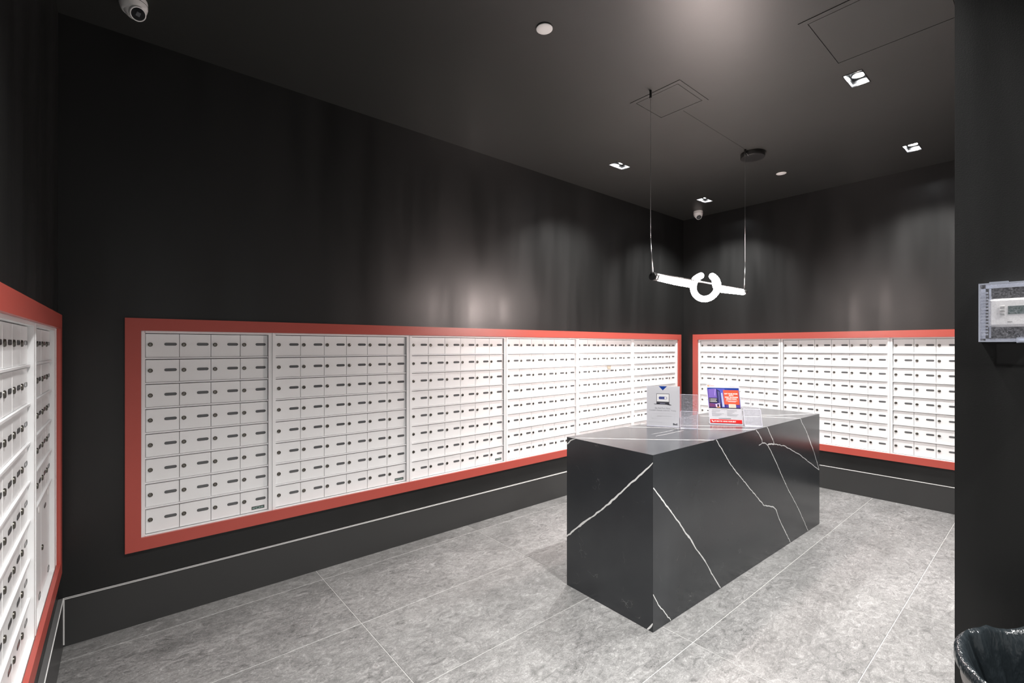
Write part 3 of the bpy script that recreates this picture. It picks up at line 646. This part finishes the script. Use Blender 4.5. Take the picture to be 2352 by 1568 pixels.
def draw_flyer(S):
    w = flat('sheet white', 214, 215, 220); tx = flat('text grey', 120, 125, 130); org = flat('orange red', 238, 96, 66); red = flat('strong red', 214, 36, 36)
    S.rect(0, 1, 0, 1, w)
    S.circ(.055, .035, .032, flat('peach', 250, 190, 150)); S.rect(.02, .10, .030, .040, flat('rust', 200, 90, 40)); S.rect(.11, .24, .030, .038, flat('rust', 220, 120, 70)); S.rect(.70, .86, .048, .053, tx)
    # photo of towers at dusk, reduced to blocks of colour
    S.rect(.015, .985, .082, .600, flat('dusk purple', 92, 76, 158))
    S.rect(.015, .985, .082, .125, flat('deep blue', 20, 60, 150)); S.rect(.30, .55, .10, .60, flat('sky violet', 88, 92, 190))
    S.poly([(.05, .12), (.26, .10), (.28, .34), (.04, .34)], flat('mauve', 126, 104, 186)); S.poly([(.25, .12), (.285, .10), (.24, .30), (.22, .26)], flat('lilac', 170, 150, 215))
    S.poly([(.30, .12), (.40, .16), (.42, .58), (.31, .58)], flat('tower dark', 44, 42, 78)); S.poly([(.33, .16), (.385, .18), (.39, .5), (.34, .5)], flat('tower mid', 96, 96, 150))
    S.poly([(.43, .22), (.47, .20), (.50, .56), (.44, .56)], flat('tower light', 190, 205, 245)); S.poly([(.50, .15), (.56, .15), (.56, .58), (.51, .58)], flat('tower blue', 48, 52, 140))
    S.rect(.015, .985, .578, .600, flat('street dark', 34, 24, 48)); S.poly([(.04, .47), (.22, .50), (.24, .57), (.03, .57)], flat('plum', 120, 66, 110))
    S.poly([(.22, .50), (.36, .47), (.37, .58), (.24, .58)], flat('podium', 214, 196, 224)); S.rect(.28, .33, .50, .58, flat('street dark', 34, 24, 48)); S.rect(.27, .36, .565, .585, flat('warm window', 250, 170, 90))
    S.rect(.04, .30, .340, .468, flat('caption black', 22, 22, 22))
    for i in range(3): S.rect(.085, .28 - .02 * (i == 1), .362 + .034 * i, .377 + .034 * i, flat('caption white', 215, 215, 215)); S.circ(.062, .369 + .034 * i, .012, flat('caption white', 215, 215, 215), 12)
    S.rect(.50, .965, .138, .500, org); S.rect(.63, .85, .488, .582, flat('button', 252, 226, 208)); S.rect(.67, .81, .510, .516, flat('button line', 230, 150, 120)); S.rect(.67, .81, .538, .544, flat('button line', 230, 150, 120))
    wt = flat('white ink', 252, 250, 248)
    S.text('BUY YOUR HOME', .535, .930, .212, .244, wt, .03); S.text('WITH', .66, .80, .256, .286, wt, .03); S.text('ONLY 5% DOWN', .535, .930, .300, .332, wt, .03); S.text('LEARN HOW!', .575, .89, .344, .376, wt, .03)
    S.rect(.56, .91, .402, .410, wt); S.rect(.62, .86, .426, .434, wt)
    S.rect(.38, .58, .622, .630, tx)
    for a, b, c, d in ((.03, .98, .616, .618), (.03, .98, .822, .824), (.03, .033, .616, .824), (.977, .98, .616, .824), (.49, .494, .64, .82)): S.rect(a, b, c, d, flat('rule grey', 190, 194, 196))
    S.rect(.10, .36, .642, .652, tx); S.rect(.56, .86, .648, .658, tx)
    for i in range(5): S.rect(.085, (.34, .22, .46, .38, .33)[i], .682 + .025 * i, .689 + .025 * i, tx)
    for i in range(4): S.rect(.55, (.78, .72, .90, .86)[i], .690 + .027 * i, .697 + .027 * i, tx)
    S.rect(.28, .66, .850, .860, flat('caption dark', 70, 80, 84))
    S.rect(.015, .985, .882, .972, red)
    S.poly([(.055, .905), (.075, .898), (.085, .915), (.115, .935), (.125, .95), (.11, .955), (.075, .94)], wt)
    S.text('647-686-7133  BOOK YOUR SEAT', .13, .80, .910, .944, wt, .03)

def isl(x, y, z=IHT):
    c, s = math.cos(TI), math.sin(TI); return (2.089 + x * c - y * s, 1.352 + x * s + y * c, z)
holder('clear sign holder with a laptop poster, at the island left, with an empty brochure pocket', (2.832, 1.881, IHT + .0004), math.atan2(-.187, .113), draw_laptop, 0., .112, .004, .118, .228)
holder('clear sign holder with a colourful building flyer, at the island right, with an empty pocket', (3.243, 1.630, IHT + .0004), math.atan2(-.176, .123), draw_flyer, -.075, .112, .006, .118, .215, lean=.10)

# ------------------------------------------------------------------ thermostat and its guard
GX = PX0
tg = thing('thermostat_guard', 'clear plastic lock box over the thermostat on the dark partition', 'thermostat cover', (GX, .157, 1.4827))
# local: x is out from wall (negative = towards room), y to the left
H_, W2, D2 = .1705, .218, .070
mb = MB(); mb.box(-D2, -D2 + .0025, -W2, 0, 0, H_, M['guard']); mb.obj('front_cover', tg)
mb = MB(); i_ = .0004; mb.box(-D2 + .004, 0, -.0025, -i_, i_, H_ - i_, M['guard']); mb.box(-D2 + .004, 0, -W2 + i_, -W2 + .0025, i_, H_ - i_, M['guard']); mb.box(-D2 + .004, 0, -W2 + .0025, -.0025, i_, .0025, M['guard']); mb.box(-D2 + .004, 0, -W2 + .0025, -.0025, H_ - .0025, H_ - i_, M['guard']); mb.obj('side_cover', tg)
mb = MB(); e = .004
e = .0034
for bx in ((-W2, 0, 0, e), (-W2, 0, H_ - e, H_), (-e, 0, e, H_ - e), (-W2, -W2 + e, e, H_ - e)): mb.box(-D2 - .001, -D2 + .004, bx[0], bx[1], bx[2], bx[3], M['guard_edge'])
mb.box(-.006, 0, -W2, 0, 0, .010, M['guard_edge']); mb.box(-.006, 0, -W2, 0, H_ - .010, H_, M['guard_edge']); mb.box(-.006, 0, -.010, 0, 0, H_, M['guard_edge']); mb.box(-.006, 0, -W2, -W2 + .010, 0, H_, M['guard_edge'])
mb.box(-.020, -.006, -.022, -.018, .012, H_ - .012, M['guard_edge'])
mb.obj('rim', tg)
for i in range(14): MB().box(-.036, -.024, -.0165, -.0035, .020 + .0095 * i, .0245 + .0095 * i, M['guard_edge']).obj('vent_rib', tg)
MB().box(-D2 - .001, -D2 + .02, -.060, -.022, H_, H_ + .003, M['guard_edge']).obj('hinge', tg)
mb = MB(); mb.box(-D2 - .006, -D2, -.098, -.076, -.003, .012, M['guard_edge']); mb.box(-D2 - .010, -D2 - .006, -.093, -.081, -.001, .004, M['guard_edge']); mb.obj('latch', tg)
th = thing('thermostat', 'white wall thermostat with a small grey screen inside the clear guard', 'thermostat', (GX, .137, 1.531))
MB().box(-.006, 0, -.124, .004, -.004, .080, M['wplast']).obj('back_plate', th)
s = MB(); c = .003; w, h = .120, .076
s.add([(-.006, 0, 0), (-.006, -w, 0), (-.006, -w, h), (-.006, 0, h), (-.022, 0, 0), (-.022, -w, 0), (-.022, -w, h), (-.022, 0, h), (-.026, -c, c), (-.026, -w + c, c), (-.026, -w + c, h - c), (-.026, -c, h - c)],
      [(0, 1, 2, 3), (0, 1, 5, 4), (1, 2, 6, 5), (2, 3, 7, 6), (3, 0, 4, 7), (4, 5, 9, 8), (5, 6, 10, 9), (6, 7, 11, 10), (7, 4, 8, 11), (8, 9, 10, 11)], M['wplast']); s.obj('body', th)
sc_ = MB().box(-.0268, -.0258, -.092, -.037, .032, .056, flat('screen green grey', 70, 88, 84, .1)).obj('screen', th)
for i in range(3): MB().cbox(-.005, .005, 0, .002, -.0035, .0035, .001, flat('button grey', 170, 170, 168)).obj('button', th, (-.028, -.026, .034 + .010 * i), (0, 0, -PI / 2))
MB().box(-.0266, -.0258, -.046, -.036, .0095, .011, flat('mark grey', 120, 120, 120)).obj('mark', th)

# ------------------------------------------------------------------ trash bin
BR_, BZ = .229, .648
tb = thing('trash_bin', 'round grey metal bin with a black liner in front of the dark partition', 'trash bin', (1.745, -.050, 0))
rb = .185
MB().lathe([(rb, 0), (rb + .004, .012), (rb, .024), (rb - .01, .024)], 48, M['binm']).obj('base', tb)
n = 26
def slat():
    mb = MB(); hw = .0185; rows = 12; vs_ = []
    for k in range(rows + 1):
        t = k / rows; z = .02 + (BZ - .04) * t; r = rb + (BR_ - rb) * t ** .8 - .004; w_ = hw * (.82 + .25 * t) * (1 - .35 * math.exp(-((t - .93) / .05) ** 2))
        for d in (0, -.0025):
            for q in (-1, 1): vs_.append(((r + d), q * w_, z))
    fs = []
    for k in range(rows):
        a = 4 * k; b = a + 4
        fs += [(a, a + 1, b + 1, b), (a + 2, b + 2, b + 3, a + 3), (a, b, b + 2, a + 2), (a + 1, a + 3, b + 3, b + 1)]
    mb.add(vs_, fs, M['binm'], True); return mb.mesh('slat')
sm_ = slat()
for i in range(n): link('slat', sm_, tb, (0, 0, 0), (0, 0, 2 * PI * i / n))
for z, r in ((.34, rb + .022), (BZ - .055, BR_ - .006)):
    hh = .045 if z > .5 else .016
    MB().lathe([(r, z), (r + .003, z + .004), (r + .0055, z + hh)], 48, M['binm'], cap0=False, cap1=False).obj('hoop', tb)
pts = [(BR_ * math.cos(2 * PI * i / 64), BR_ * math.sin(2 * PI * i / 64), BZ) for i in range(65)]
MB().tube(pts, .0075, 12, M['binm'], False).obj('rim', tb)
mb = MB(); NA = 150; rings = []
prof = [(BR_ + .0085, BZ - .010, .0005), (BR_ + .010, BZ - .006, .0008), (BR_ + .0095, BZ + .001, .001), (BR_ + .0065, BZ + .009, .0015), (BR_ - .002, BZ + .016, .003), (BR_ - .013, BZ + .006, .004), (BR_ - .022, BZ - .03, .014), (BR_ - .034, BZ - .10, .030), (BR_ - .048, BZ - .20, .042), (BR_ - .06, BZ - .32, .05), (BR_ - .075, BZ - .45, .05)]
vs_ = []
for k, (r, z, am) in enumerate(prof):
    for i in range(NA):
        a = 2 * PI * i / NA; p = Vector((math.cos(a) * 5.5, math.sin(a) * 5.5, k * .22))
        d = noise.noise(p) + .5 * noise.noise(p * 2.3) - .55 * abs(noise.noise(p * 4.1))
        back = max(0, math.cos(a - math.radians(42)))          # bunched, standing above the rim on the partition side
        lift = (.018 + .026 * noise.noise(Vector((a * 2.1, 3.3, 0)))) * back ** 1.3 if 2 <= k <= 5 else 0
        vs_.append(((r + am * d) * math.cos(a), (r + am * d) * math.sin(a), z + max(0, lift) + (.006 * noise.noise(p * 1.7) if k == 4 else 0)))
mb.add(vs_, [(k * NA + i, k * NA + (i + 1) % NA, (k + 1) * NA + (i + 1) % NA, (k + 1) * NA + i) for k in range(len(prof) - 1) for i in range(NA)], M['bag'], True)
mb.add(vs_[-NA:], [tuple(range(NA))], M['bag'])
mb.obj('bin_liner', tb)
